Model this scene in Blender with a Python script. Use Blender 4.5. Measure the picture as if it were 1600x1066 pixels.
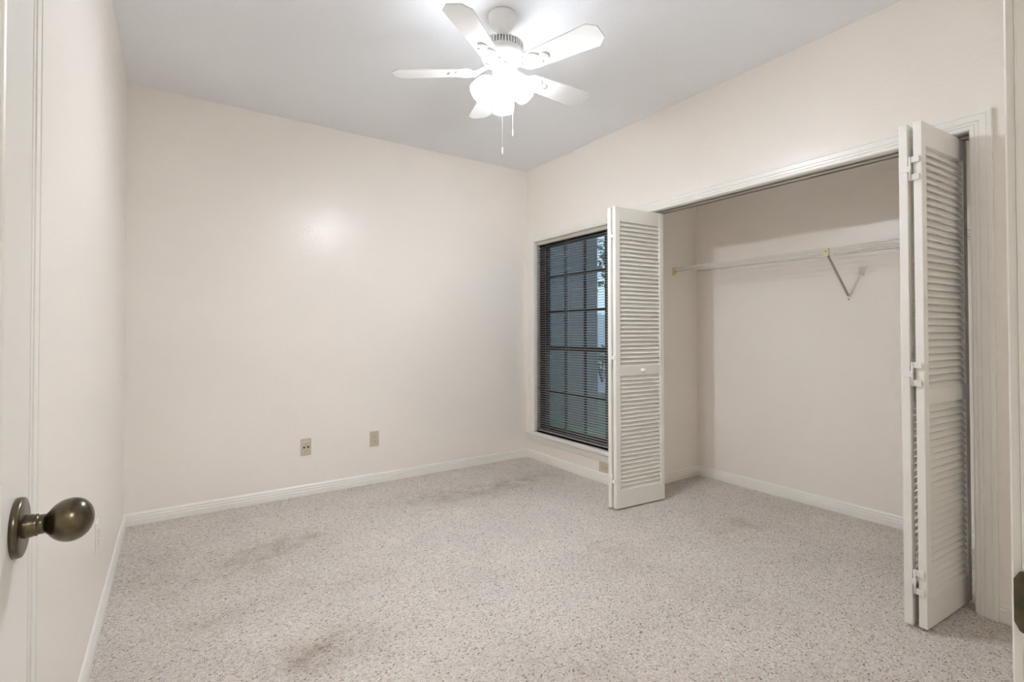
import bpy, bmesh, math, random
from mathutils import Vector, Matrix
random.seed(7)
SC = bpy.context.scene
COL = SC.collection
for o in list(bpy.data.objects): bpy.data.objects.remove(o)

# ------------------------------------------------------------------ camera
F_PX, YAW, PITCH, ROLL, CAM_H = 775.58, .5987, .0131, -.0018, 1.187
R0 = Vector((math.cos(YAW), -math.sin(YAW), 0)); D0 = Vector((math.sin(YAW), math.cos(YAW), 0)); Z0 = Vector((0, 0, 1))
D1 = D0*math.cos(PITCH) + Z0*math.sin(PITCH); U1 = Z0*math.cos(PITCH) - D0*math.sin(PITCH)
R2 = R0*math.cos(ROLL) + U1*math.sin(ROLL); U2 = U1*math.cos(ROLL) - R0*math.sin(ROLL)
cam = bpy.data.cameras.new('camera'); cam_ob = bpy.data.objects.new('camera', cam); COL.objects.link(cam_ob)
cam.sensor_width = 36; cam.lens = F_PX/1600*36; cam.shift_y = -(533-509.76)/1600; cam.clip_start = .02
m = Matrix.Identity(4)
for i in range(3): m[i][0], m[i][1], m[i][2] = R2[i], U2[i], -D1[i]
m[2][3] = CAM_H
cam_ob.matrix_world = m
SC.camera = cam_ob

# ------------------------------------------------------------------ light and exposure
SC.view_settings.view_transform = 'Standard'; SC.view_settings.look = 'None'
SC.view_settings.gamma = 1; SC.view_settings.use_curve_mapping = False
SC.view_settings.exposure = 0.77
SC.cycles.max_bounces = 20; SC.cycles.diffuse_bounces = 14; SC.cycles.glossy_bounces = 6; SC.cycles.transparent_max_bounces = 24
LAMP_STRENGTH = 15.5          # frosted shades of the ceiling fan
BULB_STRENGTH = 820.0         # bulbs inside them
LAMP_COLOUR = (.955, 1.0, 1.07)
HALL_FILL_POWER = 45.0             # fill lamp added in the unseen hall behind the camera
SKY_COLOUR = (.46, .60, .74); SKY_STRENGTH = 1.15
w = bpy.data.worlds.new('dusk_sky'); SC.world = w; w.use_nodes = True
w.node_tree.nodes['Background'].inputs[0].default_value = (*SKY_COLOUR, 1)
w.node_tree.nodes['Background'].inputs[1].default_value = SKY_STRENGTH

# ------------------------------------------------------------------ room numbers
XL, XR, YB, YN, H = -.245, 2.811, 3.868, .1085, 2.74
WT = .11                       # wall thickness
CB, CLY, CRY, CH = 3.63, 2.565, .50, 2.40   # closet back wall, left wall, right wall, ceiling
OY0, OY1, OZ = .643, 2.425, 2.052            # closet opening
WY0, WY1, WZ0, WZ1 = 2.66, 3.753, .262, 2.044  # window opening
DX0, DX1, DZ = -.177, .600, 2.04             # room door opening

# ------------------------------------------------------------------ materials
def mat(name, col, rough=.5, metal=0, spec=.5, emit=None, strength=0, coat=0):
    m = bpy.data.materials.new(name); m.use_nodes = True
    b = m.node_tree.nodes['Principled BSDF']
    b.inputs['Base Color'].default_value = (*col, 1); b.inputs['Roughness'].default_value = rough
    b.inputs['Metallic'].default_value = metal; b.inputs['Specular IOR Level'].default_value = spec
    b.inputs['Coat Weight'].default_value = coat
    if emit:
        b.inputs['Emission Color'].default_value = (*emit, 1); b.inputs['Emission Strength'].default_value = strength
    return m
def nodes(m): return m.node_tree.nodes, m.node_tree.links, m.node_tree.nodes['Principled BSDF']
def noise_bump(m, scale, strength, dist=.002, detail=3, stretch=(1, 1, 1)):
    n, l, b = nodes(m)
    tc = n.new('ShaderNodeTexCoord'); mp = n.new('ShaderNodeMapping'); mp.inputs['Scale'].default_value = stretch
    t = n.new('ShaderNodeTexNoise'); t.inputs['Scale'].default_value = scale; t.inputs['Detail'].default_value = detail
    bp = n.new('ShaderNodeBump'); bp.inputs['Strength'].default_value = strength; bp.inputs['Distance'].default_value = dist
    l.new(tc.outputs['Object'], mp.inputs[0]); l.new(mp.outputs[0], t.inputs['Vector'])
    l.new(t.outputs['Fac'], bp.inputs['Height']); l.new(bp.outputs[0], b.inputs['Normal'])
    return m
WALL = noise_bump(mat('wall_paint', (.87, .825, .768), .30, spec=.45), 55, .22, .004)
CEIL = noise_bump(mat('ceiling_paint', (.87, .89, .92), .8, spec=.2), 70, .25, .004)
TRIM = mat('trim_paint', (.845, .835, .79), .3, spec=.5)
DOORW = mat('door_paint', (.845, .835, .79), .35, spec=.5)
FANW = mat('fan_white', (.83, .83, .82), .3, spec=.5)
ALMOND = mat('almond_plastic', (.56, .50, .385), .4)
WIREW = mat('white_vinyl_wire', (.80, .79, .75), .4)
CLIPY = mat('yellowed_plastic', (.70, .61, .40), .5)
STEEL = mat('painted_steel', (.42, .39, .35), .45)
LABELW = mat('label_plastic', (.66, .60, .50), .35)
DARK = mat('dark_slot', (.02, .018, .015), .6)
SCREW = mat('screw_metal', (.45, .42, .36), .35, metal=1)
BRONZE_FRAME = mat('bronze_window_frame', (.012, .010, .009), .45)
SLAT = mat('grey_blind_slat', (.30, .295, .28), .35)
BLINDR = mat('blind_headrail', (.52, .49, .44), .4)
CORD = mat('blind_cord', (.55, .55, .52), .7)
TRACK = mat('track_metal', (.33, .29, .24), .4)
SHADE = mat('lit_frosted_glass', (.9, .9, .9), .4, emit=LAMP_COLOUR, strength=LAMP_STRENGTH)
BULB = mat('lit_bulb', (1, 1, 1), .4, emit=LAMP_COLOUR, strength=BULB_STRENGTH)
CHAIN = mat('pull_chain_metal', (.75, .73, .68), .3, metal=.8)

def antique():
    m = mat('antique_brass', (.13, .105, .065), .26, metal=1)
    n, l, b = nodes(m)
    tc = n.new('ShaderNodeTexCoord'); t = n.new('ShaderNodeTexNoise'); t.inputs['Scale'].default_value = 45; t.inputs['Detail'].default_value = 4
    r = n.new('ShaderNodeValToRGB'); r.color_ramp.elements[0].position = .35; r.color_ramp.elements[1].position = .7
    r.color_ramp.elements[0].color = (.085, .075, .058, 1); r.color_ramp.elements[1].color = (.20, .16, .10, 1)
    l.new(tc.outputs['Object'], t.inputs['Vector']); l.new(t.outputs['Fac'], r.inputs[0]); l.new(r.outputs[0], b.inputs['Base Color'])
    return m
BRASS = antique()

def carpet():
    m = mat('berber_carpet', (.6, .55, .5), .95, spec=.1)
    n, l, b = nodes(m)
    def nn(t, **k):
        x = n.new(t)
        for a, v in k.items(): setattr(x, a, v)
        return x
    def math_(op, a, bb=None, clamp=False):
        x = nn('ShaderNodeMath', operation=op, use_clamp=clamp)
        for i, v in enumerate((a, bb)):
            if v is None: continue
            if isinstance(v, (int, float)): x.inputs[i].default_value = v
            else: l.new(v, x.inputs[i])
        return x.outputs[0]
    def mix(f, a, bb, mode='MIX'):
        x = nn('ShaderNodeMix', data_type='RGBA', blend_type=mode)
        for i, v in ((0, f), (6, a), (7, bb)):
            if isinstance(v, (int, float)): x.inputs[i].default_value = v
            elif isinstance(v, tuple): x.inputs[i].default_value = (*v, 1)
            else: l.new(v, x.inputs[i])
        return x.outputs[2]
    tc = nn('ShaderNodeTexCoord')
    mp = nn('ShaderNodeMapping'); mp.inputs['Scale'].default_value = (1.0, 1.25, 1); mp.inputs['Rotation'].default_value = (0, 0, .0)
    l.new(tc.outputs['Object'], mp.inputs[0])
    v = nn('ShaderNodeTexVoronoi'); v.inputs['Scale'].default_value = 150; v.inputs['Randomness'].default_value = .75
    l.new(mp.outputs[0], v.inputs['Vector'])
    # yarn colour of each loop
    sep = nn('ShaderNodeSeparateColor'); l.new(v.outputs['Color'], sep.inputs[0])
    rp = nn('ShaderNodeValToRGB'); e = rp.color_ramp; e.interpolation = 'LINEAR'
    e.elements[0].position = 0; e.elements[0].color = (.30, .255, .22, 1)
    e.elements[1].position = 1; e.elements[1].color = (.88, .83, .775, 1)
    for p, c in ((.028, (.38, .33, .29)), (.07, (.60, .545, .495)), (.3, (.69, .635, .585)), (.6, (.77, .72, .67))):
        q = e.elements.new(p); q.color = (*c, 1)
    l.new(sep.outputs[0], rp.inputs[0])
    # soft traffic wear and soiled spots
    big = nn('ShaderNodeTexNoise'); big.inputs['Scale'].default_value = 2.6; big.inputs['Detail'].default_value = 4
    l.new(tc.outputs['Object'], big.inputs['Vector'])
    wear = nn('ShaderNodeMapRange'); wear.inputs[1].default_value = .3; wear.inputs[2].default_value = .7
    wear.inputs[3].default_value = .94; wear.inputs[4].default_value = 1.04
    l.new(big.outputs['Fac'], wear.inputs[0])
    sp = nn('ShaderNodeTexNoise'); sp.inputs['Scale'].default_value = 9; sp.inputs['Detail'].default_value = 5
    l.new(tc.outputs['Object'], sp.inputs['Vector'])
    xyz = nn('ShaderNodeSeparateXYZ'); l.new(tc.outputs['Object'], xyz.inputs[0])
    total = None
    for (x, y, rx, ry, a) in ((.30, 2.92, .30, .20, .75), (.60, 3.06, .22, .09, .65), (.44, 1.96, .14, .10, 1.0), (.55, 1.90, .25, .12, .5),
                              (1.94, 3.2, .45, .16, .7), (2.30, 3.28, .42, .12, .5), (1.55, 3.35, .3, .2, .5), (2.85, 1.76, .30, .12, .75), (.17, 2.41, .17, .07, .65),
                              (.75, 2.42, .2, .1, .35), (2.05, 1.80, .28, .16, .35), (-.05, 3.0, .12, .3, .4), (2.02, 2.0, .3, .1, .35), (1.85, 1.45, .25, .2, .3), (1.28, 1.33, .22, .12, .45)):
        dx = math_('DIVIDE', math_('SUBTRACT', xyz.outputs[0], x), rx); dy = math_('DIVIDE', math_('SUBTRACT', xyz.outputs[1], y), ry)
        d2 = math_('ADD', math_('MULTIPLY', dx, dx), math_('MULTIPLY', dy, dy))
        g = math_('MULTIPLY', math_('POWER', 2.718, math_('MULTIPLY', d2, -1.0)), a)
        total = g if total is None else math_('ADD', total, g)
    spm = nn('ShaderNodeMapRange'); spm.inputs[1].default_value = .36; spm.inputs[2].default_value = .66; spm.inputs[3].default_value = .12; spm.inputs[4].default_value = .72
    l.new(sp.outputs['Fac'], spm.inputs[0])
    spot = math_('MULTIPLY', total, spm.outputs[0], clamp=True)
    c1 = mix(1.0, rp.outputs[0], wear.outputs[0], 'MULTIPLY')
    c2 = mix(spot, c1, mix(1.0, c1, (.58, .53, .47), 'MULTIPLY'))
    l.new(c2, b.inputs['Base Color'])
    inv = math_('SUBTRACT', 1.0, v.outputs['Distance'])
    bp = nn('ShaderNodeBump'); bp.inputs['Strength'].default_value = .9; bp.inputs['Distance'].default_value = .008
    l.new(inv, bp.inputs['Height']); l.new(bp.outputs[0], b.inputs['Normal'])
    return m
CARPET = carpet()

def glass():
    m = bpy.data.materials.new('window_glass'); m.use_nodes = True
    n, l = m.node_tree.nodes, m.node_tree.links
    n.remove(n['Principled BSDF'])
    t = n.new('ShaderNodeBsdfTransparent'); t.inputs[0].default_value = (.86, .9, .92, 1)
    g = n.new('ShaderNodeBsdfGlossy'); g.inputs['Roughness'].default_value = .0
    lw = n.new('ShaderNodeLayerWeight'); lw.inputs[0].default_value = .5
    pw = n.new('ShaderNodeMath'); pw.operation = 'POWER'; pw.inputs[1].default_value = 5; l.new(lw.outputs['Facing'], pw.inputs[0])
    f = n.new('ShaderNodeMath'); f.operation = 'MULTIPLY_ADD'; f.inputs[1].default_value = .9; f.inputs[2].default_value = .035; l.new(pw.outputs[0], f.inputs[0])
    x = n.new('ShaderNodeMixShader')
    l.new(f.outputs[0], x.inputs[0]); l.new(t.outputs[0], x.inputs[1]); l.new(g.outputs[0], x.inputs[2])
    l.new(x.outputs[0], n['Material Output'].inputs[0])
    return m
GLASS = glass()

# ------------------------------------------------------------------ mesh helpers
def box(bm, x0, x1, y0, y1, z0, z1, mx=None, bev=0):
    x0, x1 = min(x0, x1), max(x0, x1); y0, y1 = min(y0, y1), max(y0, y1); z0, z1 = min(z0, z1), max(z0, z1)
    vs = [bm.verts.new(c) for c in ((x0, y0, z0), (x1, y0, z0), (x1, y1, z0), (x0, y1, z0), (x0, y0, z1), (x1, y0, z1), (x1, y1, z1), (x0, y1, z1))]
    fs = [bm.faces.new([vs[i] for i in f]) for f in ((3, 2, 1, 0), (4, 5, 6, 7), (0, 1, 5, 4), (1, 2, 6, 5), (2, 3, 7, 6), (3, 0, 4, 7))]
    if bev:
        es = list({e for f in fs for e in f.edges})
        r = bmesh.ops.bevel(bm, geom=es, offset=bev, segments=2, affect='EDGES', profile=.5)
        vs = list({v for f in r['faces'] for v in f.verts} | {v for v in vs if v.is_valid})
    if mx is not None: bmesh.ops.transform(bm, matrix=mx, verts=[v for v in vs if v.is_valid])
    return vs
def lathe(bm, prof, seg=32, mx=None, cap0=False, cap1=False):
    """prof: list of (r, z) spun about z."""
    rings = []
    allv = []
    for r, z in prof:
        if r < 1e-6:
            v = [bm.verts.new((0, 0, z))]
        else:
            v = [bm.verts.new((r*math.cos(2*math.pi*i/seg), r*math.sin(2*math.pi*i/seg), z)) for i in range(seg)]
        rings.append(v); allv += v
    for a, b in zip(rings, rings[1:]):
        for i in range(seg):
            j = (i+1) % seg
            if len(a) == 1 and len(b) == 1: continue
            if len(a) == 1: f = bm.faces.new((a[0], b[j], b[i]))
            elif len(b) == 1: f = bm.faces.new((a[i], a[j], b[0]))
            else: f = bm.faces.new((a[i], a[j], b[j], b[i]))
            f.smooth = True
    if cap0 and len(rings[0]) > 1: bm.faces.new(list(reversed(rings[0])))
    if cap1 and len(rings[-1]) > 1: bm.faces.new(rings[-1])
    if mx is not None: bmesh.ops.transform(bm, matrix=mx, verts=allv)
    return allv
def tube(bm, pts, r, seg=6, caps=True):
    pts = [Vector(p) for p in pts]
    rings = []
    for i, p in enumerate(pts):
        d = (pts[min(i+1, len(pts)-1)] - pts[max(i-1, 0)]).normalized()
        ref = Vector((0, 0, 1)) if abs(d.z) < .9 else Vector((1, 0, 0))
        a = d.cross(ref).normalized(); b = d.cross(a).normalized()
        rings.append([bm.verts.new(p + (a*math.cos(2*math.pi*k/seg) + b*math.sin(2*math.pi*k/seg))*r) for k in range(seg)])
    for s, t in zip(rings, rings[1:]):
        for k in range(seg):
            f = bm.faces.new((s[k], s[(k+1) % seg], t[(k+1) % seg], t[k])); f.smooth = True
    if caps: bm.faces.new(rings[0]); bm.faces.new(list(reversed(rings[-1])))
def prism(bm, poly, h0, h1, mx=None):
    """poly of (x, y), extruded along z from h0 to h1."""
    a = [bm.verts.new((x, y, h0)) for x, y in poly]; b = [bm.verts.new((x, y, h1)) for x, y in poly]
    bm.faces.new(list(reversed(a))); bm.faces.new(b)
    n = len(poly)
    for i in range(n): bm.faces.new((a[i], a[(i+1) % n], b[(i+1) % n], b[i]))
    if mx is not None: bmesh.ops.transform(bm, matrix=mx, verts=a+b)
    return a+b
def sweep(bm, prof, path, closed_prof=True):
    """prof: list of (u, v); path: list of (origin, U, V) frames; joins profile copies."""
    rings = [[bm.verts.new(Vector(o) + Vector(U)*u + Vector(V)*v) for u, v in prof] for o, U, V in path]
    n = len(prof)
    for a, b in zip(rings, rings[1:]):
        for i in range(n if closed_prof else n-1): bm.faces.new((a[i], a[(i+1) % n], b[(i+1) % n], b[i]))
    bm.faces.new(list(reversed(rings[0]))); bm.faces.new(rings[-1])
def obj(name, bm, material, parent=None, loc=(0, 0, 0), rot=None, bevel=0, **props):
    bmesh.ops.recalc_face_normals(bm, faces=bm.faces)
    me = bpy.data.meshes.new(name); bm.to_mesh(me); bm.free()
    me.materials.append(material)
    o = bpy.data.objects.new(name, me); COL.objects.link(o); o.location = loc
    if rot is not None: o.rotation_euler = rot
    if parent: o.parent = parent
    if bevel:
        md = o.modifiers.new('edge', 'BEVEL'); md.width = bevel; md.segments = 2; md.limit_method = 'ANGLE'; md.angle_limit = math.radians(40)
    for k, v in props.items(): o[k] = v
    return o
def struct(name, bm, material, label, parent=None, bevel=0):
    o = obj(name, bm, material, parent, bevel=bevel)
    o['kind'] = 'structure'; o['label'] = label
    return o
def thing(name, label, cat, loc=(0, 0, 0), rotz=0, group=None):
    o = bpy.data.objects.new(name, None); COL.objects.link(o); o.location = loc; o.rotation_euler = (0, 0, rotz)
    o.empty_display_size = .1
    o['label'] = label; o['category'] = cat
    if group: o['group'] = group
    return o
def tag(o, label, cat, group=None):
    o['label'] = label; o['category'] = cat
    if group: o['group'] = group
    return o
B = bmesh.new
def T(x, y, z): return Matrix.Translation((x, y, z))
def RZ(a): return Matrix.Rotation(a, 4, 'Z')
def RY(a): return Matrix.Rotation(a, 4, 'Y')
def RX(a): return Matrix.Rotation(a, 4, 'X')

# ------------------------------------------------------------------ room shell
b = B(); box(b, XL-.2, CB+.0, YN-.0, YB+.05, -.08, 0); struct('floor', b, CARPET, 'beige flecked loop-pile carpet over the whole room and closet floor')
b = B(); box(b, XL-.1, XR+WT+.03, YN-.12, YB+.1, H, H+.08); struct('ceiling', b, CEIL, 'flat light grey ceiling')
b = B(); box(b, XL-.1, XR+.14, YB, YB+.12, -.08, H); struct('wall_back', b, WALL, 'plain cream back wall')
b = B(); box(b, XL-.1, XL, YN-.12, YB, -.08, H); struct('wall_left', b, WALL, 'plain cream left wall')
# right wall with window and closet opening
b = B()
XO = XR+.14
box(b, XR, XO, WY1, YB, -.08, H)
box(b, XR, XO, WY0, WY1, -.08, WZ0); box(b, XR, XO, WY0, WY1, WZ1, H)
box(b, XR, XO, CLY+.0, WY0, -.08, H)
box(b, XR, XR+WT, OY1, CLY, -.08, H)
box(b, XR, XR+WT, OY0, OY1, OZ, H)
box(b, XR, XR+WT, YN-.12, OY0, -.08, H)
struct('wall_right', b, WALL, 'cream wall with the window and the closet opening')
# near wall with the doorway the camera looks through
b = B()
YN0 = YN-.12
box(b, XL, DX0-.02, YN0, YN, -.08, H); box(b, DX0-.02, DX1+.02, YN0, YN, DZ+.02, H); box(b, DX1+.02, XR, YN0, YN, -.08, H)
struct('wall_near', b, WALL, 'cream wall around the open doorway')
# closet
b = B(); box(b, CB, CB+.1, CRY-.1, CLY+.09, -.08, CH+.1); struct('wall_closet_back', b, WALL, 'cream back wall of the closet')
b = B(); box(b, XR+WT, CB, CLY, CLY+.09, -.08, CH+.1); struct('wall_closet_left', b, WALL, 'cream left side wall of the closet')
b = B(); box(b, XR+WT, CB, CRY-.1, CRY, -.08, CH+.1); struct('wall_closet_right', b, WALL, 'cream right side wall of the closet')
b = B(); box(b, XR+WT, CB, CRY, CLY, CH, CH+.1); struct('ceiling_closet', b, CEIL, 'ceiling of the closet')
# hall behind the camera
b = B()
box(b, -1.3, -1.2, -2.3, YN0, -.08, 2.5); box(b, 1.9, 2.0, -2.3, YN0, -.08, 2.5); box(b, -1.3, 2.0, -2.4, -2.3, -.08, 2.5)
box(b, -1.2, XL, YN0-.05, YN0, -.08, 2.5)
struct('wall_hall', b, WALL, 'cream walls of the hall outside the doorway')
b = B(); box(b, -1.3, 2.0, -2.4, YN0, 2.44, 2.54); struct('ceiling_hall', b, CEIL, 'hall ceiling')
b = B(); box(b, -1.3, 2.0, -2.4, YN, -.08, 0); struct('floor_hall', b, CARPET, 'beige hall carpet')

# ------------------------------------------------------------------ trim profiles
# baseboard profile: (distance from wall, height)
BASE = [(0, 0), (.013, 0), (.0135, .034), (.0115, .038), (.0115, .043), (.0125, .046), (.0115, .051), (.009, .056), (.009, .061), (.0095, .064), (.007, .070), (.003, .0755), (0, .077)]
def baseboard(name, p0, p1, nrm, label):
    b = B(); n = Vector((*nrm, 0))
    sweep(b, BASE, [((*p0, 0), n, Z0), ((*p1, 0), n, Z0)])
    return struct(name, b, TRIM, label)
baseboard('baseboard_back', (XL, YB), (XR, YB), (0, -1), 'white moulded baseboard along the back wall')
baseboard('baseboard_left', (XL, YN), (XL, YB), (1, 0), 'white moulded baseboard along the left wall')
baseboard('baseboard_right', (XR, OY1+.075), (XR, YB), (-1, 0), 'white moulded baseboard under the window')
baseboard('baseboard_right_near', (XR, YN), (XR, OY0-.075), (-1, 0), 'short white baseboard right of the closet casing')
baseboard('baseboard_closet_back', (CB, CRY), (CB, CLY), (-1, 0), 'white baseboard along the closet back wall')
baseboard('baseboard_closet_left', (XR+WT, CLY), (CB, CLY), (0, -1), 'white baseboard on the closet left wall')
baseboard('baseboard_closet_right', (XR+WT, CRY), (CB, CRY), (0, 1), 'white baseboard on the closet right wall')
baseboard('baseboard_near', (DX1+.08, YN), (XR, YN), (0, 1), 'white baseboard on the doorway wall')

# casing profile: (distance outward from opening, projection from the wall)
CAS = [(0, 0), (0, .0085), (.003, .0105), (.012, .0115), (.0135, .0095), (.016, .0095), (.018, .013), (.026, .0135), (.0275, .0115), (.030, .0115),
       (.032, .0155), (.046, .017), (.052, .0175), (.0535, .0155), (.056, .0155), (.0575, .0185), (.068, .0185), (.0705, .017), (.0705, 0)]
def casing(name, a0, a1, z0, z1, plane, nrm, along, label, sides='LTR', prof=CAS):
    """frame of casing around an opening; 'along' is the horizontal axis vector, opening from a0 to a1."""
    b = B(); n = Vector(nrm); A = Vector(along)
    def P(a, z): return Vector(plane) + A*a + Z0*z
    path = []
    if 'L' in sides: path.append((P(a0, z0), -A, n))
    path += [(P(a0, z1), (-A+Z0), n), (P(a1, z1), (A+Z0), n)] if 'T' in sides else []
    if 'R' in sides: path.append((P(a1, z0), A, n))
    sweep(b, prof, path)
    return struct(name, b, TRIM, label)
casing('trim_1', OY0-.004, OY1+.004, 0, OZ-.004, (XR, 0, 0), (-1, 0, 0), (0, 1, 0), 'white moulded casing around the closet opening')
WCAS = [(u*.93, v*.9) for u, v in CAS]
casing('trim_2', WY0-.006, WY1+.002, WZ0-.01, WZ1+.001, (XR, 0, 0), (-1, 0, 0), (0, 1, 0), 'painted casing around the window', prof=[(u*.72, v*.75) for u, v in CAS])
casing('trim_3', DX0-.006, DX1+.006, 0, DZ+.006, (0, YN, 0), (0, 1, 0), (1, 0, 0), 'white casing of the room doorway', prof=[(0, 0), (0, .005), (.003, .0068), (.012, .0078), (.016, .0073), (.018, .0092), (.026, .0102), (.03, .0098), (.034, .0125), (.046, .0145), (.0535, .0142), (.0575, .0168), (.068, .0168), (.0705, .0155), (.0705, 0)])
# casing of a second doorway in the left wall, mostly behind the open door
b = B(); sweep(b, CAS, [((XL, 1.33, 0), Vector((0, 1, 0)), Vector((1, 0, 0))), ((XL, 1.33, 2.11), Vector((0, 1, 0)), Vector((1, 0, 0)))])
struct('trim_4', b, TRIM, 'narrow vertical casing on the left wall beside the open door')
# closet jamb lining and track
b = B()
box(b, XR-.002, XR+WT+.002, OY0-.012, OY0, 0, OZ); box(b, XR-.002, XR+WT+.002, OY1, OY1+.012, 0, OZ); box(b, XR-.002, XR+WT+.002, OY0-.012, OY1+.012, OZ-.006, OZ+.006)
struct('trim_5', b, TRIM, 'painted lining of the closet opening')
b = B()
for dx in (-.016, .013): box(b, XR+.06+dx, XR+.06+dx+.003, OY0, OY1, OZ-.022, OZ-.006)
box(b, XR+.044, XR+.076, OY0, OY1, OZ-.009, OZ-.006)
struct('trim_6', b, TRACK, 'dark metal door track under the closet header')
# room door jamb with stop
b = B()
box(b, DX0-.02, DX0, YN0, YN, 0, DZ); box(b, DX0, DX0+.011, YN0, YN-.045, 0, DZ)
box(b, DX1, DX1+.02, YN0-.004, YN-.001, 0, DZ, bev=.002); box(b, DX1-.011, DX1, YN0+.02, YN-.045, 0, DZ, bev=.003)
box(b, DX0-.02, DX1+.02, YN0, YN, DZ, DZ+.02); box(b, DX0, DX1, YN0, YN-.045, DZ-.011, DZ)
jamb = struct('trim_7', b, TRIM, 'white door jamb at the right edge of the view')
# strike plate let into the jamb, lip curling round its edge
b = B()
box(b, DX1-.0022, DX1, YN-.040, YN-.006, (.929), .985, bev=.0008)
prism(b, [(.0, .0), (.006, .003), (.0095, .010), (.0095, .046), (.006, .053), (.0, .056)], -.0012, .0012, T(DX1-.0018, YN-.006, .929) @ Matrix(((0, 0, 1, 0), (1, 0, 0, 0), (0, 1, 0, 0), (0, 0, 0, 1))))
st = obj('strike_plate', b, BRASS, jamb, label='dark bronze strike plate')
b = B(); box(b, DX1-.0026, DX1-.0010, YN-.034, YN-.014, .946, .968); obj('latch_hole', b, DARK, st)
for z in (.936, .978):
    b = B(); lathe(b, [(0, .0012), (.0035, .0008), (.004, 0)], 12, T(DX1-.0022, YN-.020, z) @ RY(-math.pi/2)); obj('screw', b, SCREW, st)

# ------------------------------------------------------------------ window
FX = XR+.070                    # room-side face of the bronze frame
b = B()
fw = .05
Y0, Y1, Z0w, Z1w = WY0, WY1, WZ0, WZ1
box(b, FX, XO, Y0, Y0+fw, Z0w, Z1w, bev=.002); box(b, FX, XO, Y1-fw-.015, Y1, Z0w, Z1w, bev=.002)
box(b, FX, XO, Y0+fw, Y1-fw, Z0w, Z0w+.04, bev=.002); box(b, FX, XO, Y0+fw, Y1-fw, Z1w-.03, Z1w, bev=.002)
win = struct('window_1', b, BRONZE_FRAME, 'dark bronze single-hung window with grid bars behind a grey blind')
MEET = 1.035
gy = [3.426, 3.172, 2.918]      # upright bars
def sash(name, x0, x1, z0, z1, hs, ys):
    b = B()
    a0, a1 = Y0+fw-.005, Y1-fw-.012
    box(b, x0, x1, a0, a0+.03, z0, z1); box(b, x0, x1, a1-.03, a1, z0, z1); box(b, x0, x1, a0+.03, a1-.03, z0, z0+.034); box(b, x0, x1, a0+.03, a1-.03, z1-.034, z1)
    xm = (x0+x1)/2
    for y in ys: box(b, xm-.006, xm+.006, y-.011, y+.011, z0+.034, z1-.034)
    for z in hs: box(b, xm-.0055, xm+.0055, a0+.03, a1-.03, z-.011, z+.011)
    o = obj(name, b, BRONZE_FRAME, win)
    b = B(); box(b, xm-.0015, xm+.0015, a0+.02, a1-.02, z0+.02, z1-.02); obj('pane', b, GLASS, o)
    return o
sash('upper_sash', FX+.035, FX+.055, MEET-.01, Z1w-.02, (1.377, 1.702), gy)
sash('lower_sash', FX+.008, FX+.028, Z0w+.03, MEET+.03, (.643,), [y-.03 for y in gy])
# jamb lining of the recess (white) and stool
b = B()
box(b, XR+.001, FX+.004, Y1-.004, Y1+.003, Z0w, Z1w); box(b, XR+.001, FX+.004, Y0-.003, Y0+.004, Z0w, Z1w); box(b, XR+.001, FX+.004, Y0, Y1, Z1w-.004, Z1w+.003)
struct('trim_8', b, TRIM, 'white lining of the window recess')
b = B()
box(b, XR-.040, FX+.004, Y0-.075, Y1+.100, Z0w-.026, Z0w, bev=.004)
st_ = struct('window_1_sill', b, TRIM, 'white window stool board')
st_.name = 'trim_9'
b = B()
AP = [(0, 0), (.008, 0), (.012, .008), (.013, .018), (.017, .026), (.018, .046), (.024, .056), (.024, .066), (0, .066)]
sweep(b, AP, [((XR, Y0-.065, Z0w-.092), Vector((-1, 0, 0)), Z0), ((XR, Y1+.09, Z0w-.092), Vector((-1, 0, 0)), Z0)])
struct('trim_10', b, TRIM, 'moulded apron below the window stool')

# ------------------------------------------------------------------ mini blind
bl = thing('window_blind', 'grey horizontal mini blind lowered over the window, slats open', 'blind', (XR+.035, (Y0+Y1)/2, Z0w))
hw = (Y1-Y0)/2 - .012
bh = Z1w-Z0w
b = B(); box(b, -.0145, .0145, -hw, hw, bh-.036, bh-.005, bev=.002); obj('headrail', b, BLINDR, bl)
b = B(); box(b, -.0125, .0125, -hw+.004, hw-.004, .008, .022, bev=.003); obj('bottom_rail', b, SLAT, bl)
b = B()
z = .036; tilt = math.radians(4)
while z < bh-.045:
    sec = [(-.0125, 0), (-.0065, .0030), (0, .0040), (.0065, .0030), (.0125, 0)]
    ring0, ring1 = [], []
    for (x, dz) in sec:
        xx = x*math.cos(tilt) - dz*math.sin(tilt); zz = x*math.sin(tilt) + dz*math.cos(tilt)
        ring0.append(b.verts.new((xx, -hw+.004, z+zz))); ring1.append(b.verts.new((xx, hw-.004, z+zz)))
    for i in range(4):
        f = b.faces.new((ring0[i], ring0[i+1], ring1[i+1], ring1[i])); f.smooth = True
    z += .0213
me_sl = obj('slats', b, SLAT, bl)
md = me_sl.modifiers.new('thickness', 'SOLIDIFY'); md.thickness = .0005
cy0 = (Y0+Y1)/2
for yy in (3.31, 3.60, 2.82):
    b = B()
    for xx in (-.0135, .0135): tube(b, [(xx, yy-cy0, .02), (xx, yy-cy0, bh-.03)], .0009, 5)
    obj('ladder_cord', b, CORD, bl)

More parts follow.
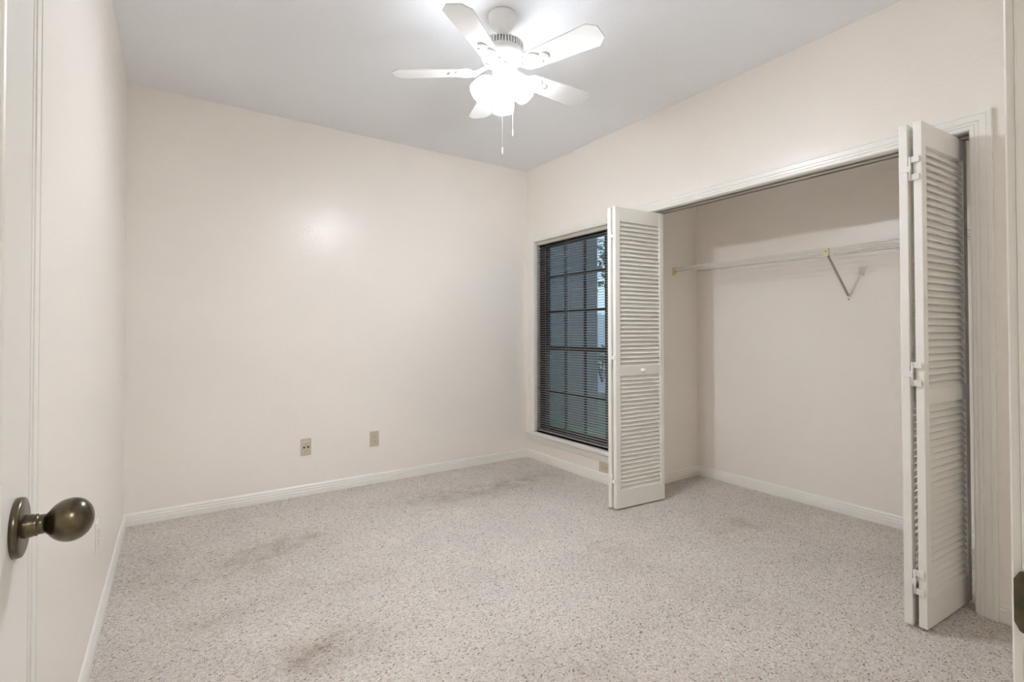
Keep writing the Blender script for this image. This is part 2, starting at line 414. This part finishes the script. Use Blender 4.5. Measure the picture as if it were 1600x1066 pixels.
# ------------------------------------------------------------------ louvered bifold doors
LW, LT, LZ0, LZ1 = .447, .029, .012, 2.032
ST = .040
RAILS = ((LZ0, .130), (.895, .957), (1.937, LZ1))
def leaf(parent, p0, ang, flip):
    """leaf local x along its width from the folding edge, y through its thickness."""
    mx = T(p0[0]-parent.location.x, p0[1]-parent.location.y, 0) @ RZ(ang)
    b = B()
    for x0 in (0, LW-ST): box(b, x0, x0+ST, -LT/2, LT/2, LZ0, LZ1, bev=.0025)
    for z0, z1 in RAILS: box(b, ST-.002, LW-ST+.002, -LT/2+.0015, LT/2-.0015, z0, z1)
    bmesh.ops.transform(b, matrix=mx, verts=b.verts)
    o = obj('door_leaf', b, DOORW, parent)
    b = B()
    for (a, c) in ((.130, .895), (.957, 1.937)):
        n = int(round((c-a)/.0288)); st = (c-a)/n
        for i in range(n):
            zc = a + st*(i+.5)
            m_ = T(LW/2, 0, zc) @ RX(flip*math.radians(57))
            box(b, -(LW/2-ST)-.002, LW/2-ST+.002, -.0184, .0184, -.0031, .0031, m_)
    bmesh.ops.transform(b, matrix=mx, verts=b.verts)
    obj('louvers', b, DOORW, o, bevel=.0012)
    return o, mx
def hinge(parent, leafm, pa, pb, z, d):
    """three-knuckle bifold hinge on the folding edges; pa and pb are the middles of the two edges."""
    b = B(); o = parent.location
    ym = (pa[1]+pb[1])/2; x = min(pa[0], pb[0])
    up, lo = (pa, pb)
    for k, dz in enumerate((-.036, 0, .036)):
        p = pa if k != 1 else pb
        s = 1 if p[1] > ym else -1
        box(b, x-.0022-o.x, x-o.x+.0045, ym-s*.003-o.y, p[1]+s*.007-o.y, z+dz-.012, z+dz+.012, bev=.0008)
    tube(b, [(x-.003-o.x, ym-o.y, z-.047), (x-.003-o.x, ym-o.y, z+.047)], .0042, 10)
    return obj('hinge', b, DOORW, parent)
def bifold(name, label, jamb_root, inner, outer, leafflip, knob=None):
    t = thing(name, label, 'closet door', (*jamb_root, 0))
    oA = leaf(t, inner[0], inner[1], leafflip[0]); oB = leaf(t, outer[0], outer[1], leafflip[1])
    for z in (.190, 1.018, 1.845 if knob is None else 1.835): hinge(t, None, inner[0], outer[0], z, 1)
    # pivot pins into the track
    for (p, a) in (inner, outer):
        b = B()
        q = Vector((p[0]+math.cos(a)*(LW-.02)-t.location.x, p[1]+math.sin(a)*(LW-.02)-t.location.y, 0))
        tube(b, [q+Vector((0, 0, LZ1-.01)), q+Vector((0, 0, OZ-.007))], .004, 8); obj('pivot_pin', b, TRACK, t)
    return t, oA, oB
# left pair: leaf next to the jamb, and the knob leaf facing the room
tL, a_, bL = bifold('bifold_door', 'white louvered bifold door folded open at the left of the closet, beside the window', (XR+.06, OY1-.035),
                    ((2.431, 2.398), math.radians(-1.2)), ((2.436, 2.357), math.radians(-4.8)), (-1, 1), knob=True)
o, mxL = bL
b = B(); lathe(b, [(0, .030), (.008, .0295), (.0135, .027), (.0155, .022), (.013, .016), (.007, .012), (.007, .004), (.012, .0), (.012, -.001)], 20,
               T(2.668-tL.location.x, 2.357-.0203-.0145-tL.location.y+.0008, .926) @ RX(math.pi/2)); obj('door_knob', b, DOORW, o)
tR, a_, b_ = bifold('bifold_door', 'white louvered bifold door folded open at the right end of the closet, edge towards the room', (XR+.06, OY0+.04),
                    ((2.459, .7195), math.radians(-4.0)), ((2.452, .765), math.radians(1.2)), (1, -1))

# ------------------------------------------------------------------ wire closet shelf
SX0, SX1, SZ = 3.325, CB, 1.703
sh = thing('wire_shelf', 'white wire shelf with hanging lip across the closet back wall', 'shelf', (CB, (CRY+CLY)/2, SZ))
ox, oy, oz = sh.location
b = B()
ya, yb = CRY+.012, CLY-.012
def rail(x, z, r): tube(b, [(x-ox, ya-oy, z-oz), (x-ox, yb-oy, z-oz)], r, 8)
rail(SX0, SZ, .0032); rail(SX0, SZ-.030, .0032); rail(SX0+.10, SZ-.003, .003); rail(SX0+.2, SZ-.003, .003); rail(SX1-.008, SZ-.003, .0032)
obj('rails', b, WIREW, sh)
b = B()
y = ya+.01
while y < yb:
    tube(b, [(SX1-.006-ox, y-oy, 0.001), (SX0+.004-ox, y-oy, 0.001), (SX0-.0018-ox, y-oy, -.003), (SX0-.0018-ox, y-oy, -.031)], .0014, 5, caps=False)
    y += .0254
obj('cross_wires', b, WIREW, sh)
y = ya+.14
while y < yb:
    b = B(); tube(b, [(SX0-.001-ox, y-oy, .002), (SX0-.001-ox, y-oy, -.032)], .0034, 6); y += .305
    obj('lip_tie', b, WIREW, sh)
# brace with clip and wall foot
by = 1.43
b = B()
v0 = Vector((SX0+.004-ox, by-oy, -.034)); v1 = Vector((CB-.012-ox, by-oy, 1.421-oz))
d = (v1-v0); L = d.length; ang = math.atan2(-d.z, d.x)
mx = T(*v0) @ RY(ang)
box(b, 0, L, -.0055, .0055, -.0012, .0012, mx); box(b, 0, L, -.0055, -.0040, -.001, .006, mx); box(b, 0, L, .0040, .0055, -.001, .006, mx)
br = obj('support_brace', b, STEEL, sh, label='grey metal diagonal support brace')
b = B(); box(b, SX0-.008-ox, SX0+.010-ox, by-.014-oy, by+.018-oy, -.046, .003, bev=.002); box(b, SX0-.009-ox, SX0-.007-ox, by-.010-oy, by+.030-oy, -.050, -.040)
cl = obj('clip', b, CLIPY, br, label='yellowed plastic clip')
b = B(); lathe(b, [(0, .001), (.003, .0008), (.0035, 0)], 10, T(SX0-.0095-ox+.0015, by+.002-oy, -.018) @ RY(-math.pi/2)); obj('screw', b, DARK, br)
b = B(); box(b, CB-.004-ox, CB-ox, by-.008-oy, by+.008-oy, 1.388-oz, 1.430-oz, bev=.001); box(b, CB-.014-ox, CB-.002-ox, by-.007-oy, by+.007-oy, 1.414-oz, 1.428-oz)
ft = obj('wall_foot', b, WIREW, br)
b = B(); lathe(b, [(0, .0012), (.0034, .0008), (.004, 0)], 10, T(CB-.004-ox, by-oy, 1.399-oz) @ RY(-math.pi/2)); obj('foot_screw', b, DARK, br)
for s, yw in ((-1, CLY), (1, CRY)):
    b = B()
    box(b, SX0-.014-ox, SX0+.016-ox, yw-oy, yw+s*.004-oy, -.058, .004, bev=.001)
    box(b, SX0-.012-ox, SX0+.014-ox, yw-oy, yw+s*.022-oy, -.042, -.014, bev=.002)
    e = obj('end_bracket', b, CLIPY, sh, label='yellowed plastic end bracket')
    for dx in (-.006, .006):
        b = B(); lathe(b, [(0, .001), (.003, .0008), (.0035, 0)], 10, T(SX0+dx-ox, yw+s*.022-oy, -.028) @ RX(-s*math.pi/2)); obj('screw', b, DARK, e)
y = ya+.2
while y < yb:
    b = B(); box(b, SX1-.014-ox, SX1-ox, y-.006-oy, y+.006-oy, -.010, .006, bev=.001); y += .40
    obj('wall_clip', b, WIREW, sh)

# ------------------------------------------------------------------ ceiling fan
FC = Vector((1.3207, 2.0149, H))
fan = thing('ceiling_fan', 'white five-blade ceiling fan with three lit frosted shades', 'ceiling fan', FC)
def fz(z): return z-H
b = B(); lathe(b, [(.0, 0), (.066, 0), (.0685, -.006), (.0675, -.022), (.062, -.045), (.050, -.062), (.038, -.074), (.032, -.086), (.030, -.098), (.024, -.100), (.018, -.096), (.018, -.080)], 40)
obj('canopy', b, FANW, fan)
b = B(); lathe(b, [(.0115, -.07), (.0115, -.13), (.020, -.132), (.022, -.142), (.016, -.150), (.0, -.150)], 20); obj('downrod', b, FANW, fan)
b = B(); lathe(b, [(0.0, fz(2.612)), (.030, fz(2.612)), (.060, fz(2.607)), (.088, fz(2.598)), (.098, fz(2.592)), (.1, fz(2.588))], 48)
lathe(b, [(.098, fz(2.560)), (.104, fz(2.556)), (.106, fz(2.545)), (.104, fz(2.530)), (.095, fz(2.512)), (.080, fz(2.500)), (.055, fz(2.494)), (.0, fz(2.494))], 48)
lathe(b, [(.084, fz(2.592)), (.084, fz(2.556))], 48)
# cooling ribs round the vent band
for k in range(44):
    a = 2*math.pi*k/44
    box(b, .080, .1015, -.0036, .0036, fz(2.592), fz(2.557), RZ(a))
obj('motor_housing', b, FANW, fan)
A0 = math.radians(216.086)
BZ = fz(2.460)
def blade_outline():
    pts = [(.148, -.040), (.165, -.053), (.30, -.060), (.498, -.0685), (.536, -.034), (.536, .034), (.498, .0685), (.30, .060), (.165, .053), (.148, .040)]
    return pts
for k in range(5):
    a = A0 + k*2*math.pi/5
    mx = RZ(a) @ RX(math.radians(-12))
    b = B(); prism(b, blade_outline(), -.003, .003); o = obj('fan_blade', b, FANW, fan, loc=(0, 0, BZ), bevel=.0012)
    o.rotation_euler = mx.to_euler()
    b = B()
    # arm rising from the blade to the motor, then a pierced medallion under the blade
    zr = -.0062
    for s in (-1, 1):
        pts = [(.066, s*.012, .024), (.09, s*.014, .016), (.115, s*.020, .002), (.135, s*.030, zr), (.150, s*.038, zr)]
        for p, q in zip(pts, pts[1:]):
            p, q = Vector(p), Vector(q); w_ = .006
            vs = [b.verts.new(p+Vector((0, dy, dz))) for dy, dz in ((-w_, -.003), (w_, -.003), (w_, .003), (-w_, .003))] + [b.verts.new(q+Vector((0, dy, dz))) for dy, dz in ((-w_, -.003), (w_, -.003), (w_, .003), (-w_, .003))]
            for f in ((3, 2, 1, 0), (4, 5, 6, 7), (0, 1, 5, 4), (1, 2, 6, 5), (2, 3, 7, 6), (3, 0, 4, 7)): b.faces.new([vs[i] for i in f])
    box(b, .050, .082, -.018, .018, .020, .029)
    lathe(b, [(.030, zr+.003), (.030, zr-.002), (.034, zr-.0045), (.046, zr-.004), (.050, zr), (.050, zr+.003)], 32, T(.185, 0, 0))
    lathe(b, [(.022, zr+.003), (.022, zr-.002), (.016, zr-.005), (0, zr-.006)], 24, T(.185, 0, 0))
    for j in range(6):
        box(b, .018, .033, -.004, .004, zr-.002, zr+.003, T(.185, 0, 0) @ RZ(j*math.pi/3))
    # tongue of the bracket, ending in a rounded tip
    lathe(b, [(.024, zr+.003), (.024, zr-.001), (.020, zr-.003), (0, zr-.0035)], 24, T(.245, 0, 0))
    i_ = obj('blade_iron', b, FANW, fan, loc=(0, 0, BZ)); i_.rotation_euler = mx.to_euler()
    for (x, y) in ((.165, .028), (.165, -.028), (.255, 0)):
        b = B(); lathe(b, [(0, -.0105), (.004, -.0095), (.0045, -.006)], 10, T(x, y, 0)); obj('screw', b, SCREW, i_)
b = B(); lathe(b, [(0, fz(2.496)), (.030, fz(2.496)), (.030, fz(2.486)), (.046, fz(2.484)), (.048, fz(2.480)), (.048, fz(2.438)), (.044, fz(2.432)), (.0, fz(2.432))], 40); obj('switch_housing', b, FANW, fan)
b = B(); lathe(b, [(.030, fz(2.434)), (.052, fz(2.430)), (.056, fz(2.420)), (.052, fz(2.402)), (.036, fz(2.390)), (.014, fz(2.384)), (.009, fz(2.374)), (0, fz(2.372))], 40)
VA = math.pi/2 - YAW
for k in range(3):
    a = VA + k*2*math.pi/3
    mx = RZ(a) @ T(.040, 0, fz(2.412)) @ RY(math.radians(135))
    lathe(b, [(.016, -.012), (.018, .006), (.026, .010), (.027, .024), (.022, .026)], 24, mx)
kit = obj('light_fitter', b, FANW, fan)
for k in range(3):
    a = VA + k*2*math.pi/3
    mx = RZ(a) @ T(.040, 0, fz(2.412)) @ RY(math.radians(135))
    b = B()
    prof = [(.022, .012), (.027, .020), (.039, .030), (.049, .045), (.055, .064), (.0565, .084), (.0555, .102), (.054, .114), (.0545, .122), (.053, .125)]
    lathe(b, prof + [(r-.003, z) for r, z in reversed(prof)], 36, mx)
    s_ = obj('lamp_shade', b, SHADE, fan, label='lit white frosted glass shade')
    b = B(); lathe(b, [(.012, .02), (.013, .045), (.022, .062), (.028, .082), (.024, .100), (.012, .110), (0, .113)], 20, mx)
    obj('bulb', b, BULB, s_)
def chain(x, y, z0, z1, fob):
    b = B(); z = z0
    tube(b, [(x, y, z0), (x, y, z1)], .0012, 5)
    while z > z1+.003:
        bmesh.ops.create_icosphere(b, subdivisions=1, radius=.0019, matrix=T(x, y, z)); z -= .0042
    c = obj('pull_chain', b, FANW, fan)
    b = B(); lathe(b, [(0, z1+.004), (.0022, z1), (.0034, z1-.012), (.0036, z1-.022), (.0025, z1-.030), (0, z1-.032)], 12, T(x, y, 0)); obj('fob', b, FANW, c)
fr = -D0
p = fr*.047; chain(p.x, p.y, fz(2.445), fz(2.070), 0)
p = R0*.0495; chain(p.x, p.y, fz(2.445), fz(2.176), 0)

# ------------------------------------------------------------------ wall plates
def plate_mx(pos, nrm, horiz=False):
    """local x = right on the wall, y = up, z = out of the wall."""
    n = Vector(nrm); up = Vector((0, 0, 1)); r = up.cross(n)
    m_ = Matrix(((r.x, up.x, n.x, pos[0]), (r.y, up.y, n.y, pos[1]), (r.z, up.z, n.z, pos[2]), (0, 0, 0, 1)))
    if horiz: m_ = m_ @ RZ(math.pi/2)
    return m_
def plate(name, label, pos, nrm, kind, horiz=False, m_=ALMOND):
    t = thing(name, label, 'wall outlet' if kind == 'duplex' else 'wall jack', pos)
    t.matrix_world = plate_mx(pos, nrm, horiz)
    b = B(); box(b, -.036, .036, -.060, .060, 0, .006, bev=.002); c = obj('cover_plate', b, m_, t)
    if kind == 'duplex':
        for y in (-.0195, .0195):
            b = B()
            pts = [(.017*math.cos(i*math.pi/14), .0) for i in range(1)]
            poly = []
            for i in range(32):
                an = 2*math.pi*i/32; poly.append((.0172*math.cos(an), max(-.0145, min(.0145, .0172*math.sin(an)))+y))
            prism(b, poly, .004, .0075); r = obj('receptacle', b, m_, t)
            b = B()
            box(b, -.0075, -.0055, y-.001, y+.0075, .0060, .0078); box(b, .0055, .0075, y-.001, y+.0065, .0060, .0078)
            lathe(b, [(.0028, .006), (.0028, .0078), (0, .0078)], 10, T(0, y-.0075, 0)); obj('slots', b, DARK, r)
        b = B(); lathe(b, [(.003, .005), (.003, .0068), (0, .0072)], 10); obj('screw', b, SCREW, t)
    else:
        b = B(); box(b, -.024, .024, .030, .046, .004, .0072, bev=.001); obj('label_window', b, LABELW, t)
        for x in (-.0145, .0145):
            b = B(); lathe(b, [(.0085, .004), (.0085, .0085), (.0072, .0092)], 20, T(x, -.002, 0)); j = obj('jack', b, m_, t)
            b = B(); lathe(b, [(.0065, .004), (.0065, .0093), (0, .0093)], 16, T(x, -.002, 0)); obj('socket_hole', b, DARK, j)
        for y in (-.030, .023):
            b = B(); lathe(b, [(.003, .005), (.003, .0068), (0, .0072)], 10, T(0, y, 0)); obj('screw', b, SCREW, t)
    return t
plate('phone_jack', 'almond wall jack plate with two dark round sockets low on the back wall', (.808, YB, .353), (0, -1, 0), 'jack')
plate('wall_outlet', 'almond duplex outlet on the back wall, right of the jack plate', (1.318, YB, .350), (0, -1, 0), 'duplex')
plate('wall_outlet', 'almond outlet set sideways just above the baseboard under the window', (XR, 2.829, .122), (-1, 0, 0), 'duplex', horiz=True)
plate('wall_outlet', 'cream outlet plate low on the left wall behind the door knob', (XL, 2.53, .392), (1, 0, 0), 'duplex', m_=WALL)

# ------------------------------------------------------------------ open room door with knob
DF, DE, DH = -.146, .845, .118   # face, free edge, hinge edge
b = B()
dx0 = DF-.035
W = DE-DH
stile, edge = .125, .0
def dbox(y0, y1, z0, z1, x0=dx0, x1=DF, bev=0): box(b, x0, x1, y0, y1, z0, z1, bev=bev)
dbox(DE-stile, DE, .012, 2.03, bev=.004); dbox(DH, DH+stile-.01, .012, 2.03, bev=.003)
mid = (DH+stile-.01+DE-stile)/2
zr_ = ((.012, .24), (.83, 1.03), (1.63, 1.73), (1.91, 2.03))
for z0, z1 in zr_: dbox(DH+stile-.011, DE-stile+.001, z0, z1)
dbox(mid-.05, mid+.05, .012, 2.03)
# recessed panels with sloping sticking
for (y0, y1) in ((DH+stile-.01, mid-.05), (mid+.05, DE-stile)):
    for (za, zb) in ((.24, .83), (1.03, 1.63), (1.73, 1.91)):
        dbox(y0, y1, za, zb, dx0+.012, DF-.012)
        for f, (xs) in ((1, DF-.012), (-1, dx0+.012)):
            fr_ = .014
            o_ = [(y0, za), (y1, za), (y1, zb), (y0, zb)]; i_ = [(y0+fr_, za+fr_), (y1-fr_, za+fr_), (y1-fr_, zb-fr_), (y0+fr_, zb-fr_)]
            ov = [b.verts.new((xs+f*.009, y, z)) for y, z in o_]; iv = [b.verts.new((xs, y, z)) for y, z in i_]
            for q in range(4): b.faces.new((ov[q], ov[(q+1) % 4], iv[(q+1) % 4], iv[q]))
            dbox(y0+.045, y1-.045, za+.045, zb-.045, xs-.001, xs+f*.006, bev=.002)
door = struct('door_1', b, DOORW, 'white panelled room door standing open at the left edge of the view')
KY, KZ = .782, .967
b = B(); mx = T(DF, KY, KZ) @ RY(math.pi/2)
lathe(b, [(0.0, .0), (.033, .0), (.0335, .003), (.0325, .0065), (.030, .0075), (0, .0078)], 40, mx)
rose = obj('door_rose', b, BRASS, door, label='antique brass round rose')
b = B()
lathe(b, [(.0130, .007), (.0130, .0125), (.0120, .0165), (.0125, .0185), (.0110, .019), (.0108, .0265), (.0125, .027)], 32, mx)
prof = []
for i in range(25):
    t_ = math.pi*i/24
    prof.append((max(0, .0248*math.sin(t_)*(1+.10*math.cos(t_)*-1*.6)), .0465 - .0225*math.cos(t_)))
lathe(b, prof, 40, mx)
obj('door_knob', b, BRASS, door, label='antique brass egg-shaped knob')

# ------------------------------------------------------------------ added fill lamp, out of view in the hall behind the camera
hl = thing('hall_fill_light', 'round fill light added on the unseen hall ceiling behind the camera', 'ceiling light', (.3, -1.1, 2.44))
b = B(); lathe(b, [(0, 0), (.15, 0), (.15, -.02), (.14, -.025)], 32); obj('base', b, FANW, hl)
b = B(); lathe(b, [(.14, -.022), (.135, -.05), (.10, -.08), (.05, -.095), (0, -.1)], 32)
obj('diffuser', b, mat('hall_fill_diffuser', (.9, .9, .9), .5, emit=(1, 1, 1), strength=HALL_FILL_POWER), hl)

# ------------------------------------------------------------------ outside
GRASS = mat('lawn_grass', (.10, .20, .06), .9, spec=.1)
n, l, p_ = nodes(GRASS)
tx = n.new('ShaderNodeTexNoise'); tx.inputs['Scale'].default_value = 6; tx.inputs['Detail'].default_value = 6
rp = n.new('ShaderNodeValToRGB'); rp.color_ramp.elements[0].color = (.07, .12, .07, 1); rp.color_ramp.elements[1].color = (.13, .21, .12, 1)
l.new(tx.outputs['Fac'], rp.inputs[0]); l.new(rp.outputs[0], p_.inputs['Base Color'])
b = B(); box(b, XO, 30, CLY+.09, 40, -.35, -.20); box(b, CB+.1, 30, -6, CLY+.09, -.35, -.20); box(b, -4, XO, YB+.1, 40, -.35, -.2)
struct('lawn', b, GRASS, 'green lawn outside the window')
STUC = noise_bump(mat('outside_stucco', (.165, .17, .17), .8, spec=.2), 30, .3, .005)
b = B(); box(b, 5.0, 5.2, 5.37, 9.5, -.2, 2.9)
struct('wall_outside', b, STUC, 'blue-grey outside wall seen through the window')
LEAF = mat('tree_leaf', (.08, .14, .05), .6); BARK = mat('tree_bark', (.10, .075, .055), .9); HOUSEW = mat('fence_paint', (.74, .79, .83), .8)
def leaves(b, c, rad, n, size, rz=1):
    for _ in range(n):
        d = Vector((random.gauss(0, 1), random.gauss(0, 1), random.gauss(0, 1))).normalized()*rad*random.random()**.4
        q = Vector(c) + Vector((d.x, d.y, d.z*rz))
        u = Vector((random.gauss(0, 1), random.gauss(0, 1), random.gauss(0, 1))).normalized(); v = u.orthogonal().normalized()*size*.4; u = u*size
        b.faces.new([b.verts.new(q-u), b.verts.new(q+v), b.verts.new(q+u), b.verts.new(q-v)])
tr = thing('tree', 'leafy tree outside the window, its crown above the pale fence', 'tree', (8.3, 7.6, -.2))
b = B(); tube(b, [(0, 0, 0), (.05, .02, 1.2), (.0, .1, 2.4), (.15, .1, 3.6)], .11, 10); obj('trunk', b, BARK, tr)
b = B(); leaves(b, (0, 0, 3.5), 1.5, 900, .10, .8); leaves(b, (-.5, .35, 2.75), .75, 130, .08, .8); obj('crown', b, LEAF, tr)
for i, (x, y) in enumerate(((9.6, 9.75), (10.9, 10.75))):
    s_ = thing('shrub', ('spreading shrub outside the window, the nearer of two in front of the pale fence', 'shrub outside the window close to the pale fence')[i], 'shrub', (x, y, -.2))
    b = B()
    for k in range(16):
        a = random.random()*6.28; r = .25+.25*random.random()
        tube(b, [(0, 0, 0), (r*.4*math.cos(a), r*.4*math.sin(a), .45), (r*math.cos(a), r*math.sin(a), .62+.3*random.random())], .008, 5)
    obj('stems', b, BARK, s_)
    b = B(); leaves(b, (0, 0, .65), .38, 140, .07); obj('foliage', b, LEAF, s_)
b = B(); box(b, -.0, 9.0, -1.4, 1.4, -.02, .02, T(8.0, 8.0, -.19) @ RZ(math.radians(45)))
DRIVE = mat('driveway_concrete', (.33, .35, .37), .9); struct('driveway', b, DRIVE, 'grey concrete drive beyond the lawn')
fe = thing('garden_fence', 'pale board fence beyond the drive outside the window', 'fence', (13.0, 13.3, -.2), -math.pi/4)
b = B()
for k in range(48): box(b, -4.8+k*.2, -4.8+k*.2+.19, -.012, .012, .05, 2.05)
box(b, -4.8, 4.8, .012, .05, .3, .4); box(b, -4.8, 4.8, .012, .05, 1.7, 1.8)
obj('boards', b, HOUSEW, fe)
for k in range(5):
    b = B(); box(b, -4.85+k*2.4, -4.75+k*2.4, .05, .15, 0, 2.1); obj('fence_post', b, HOUSEW, fe)
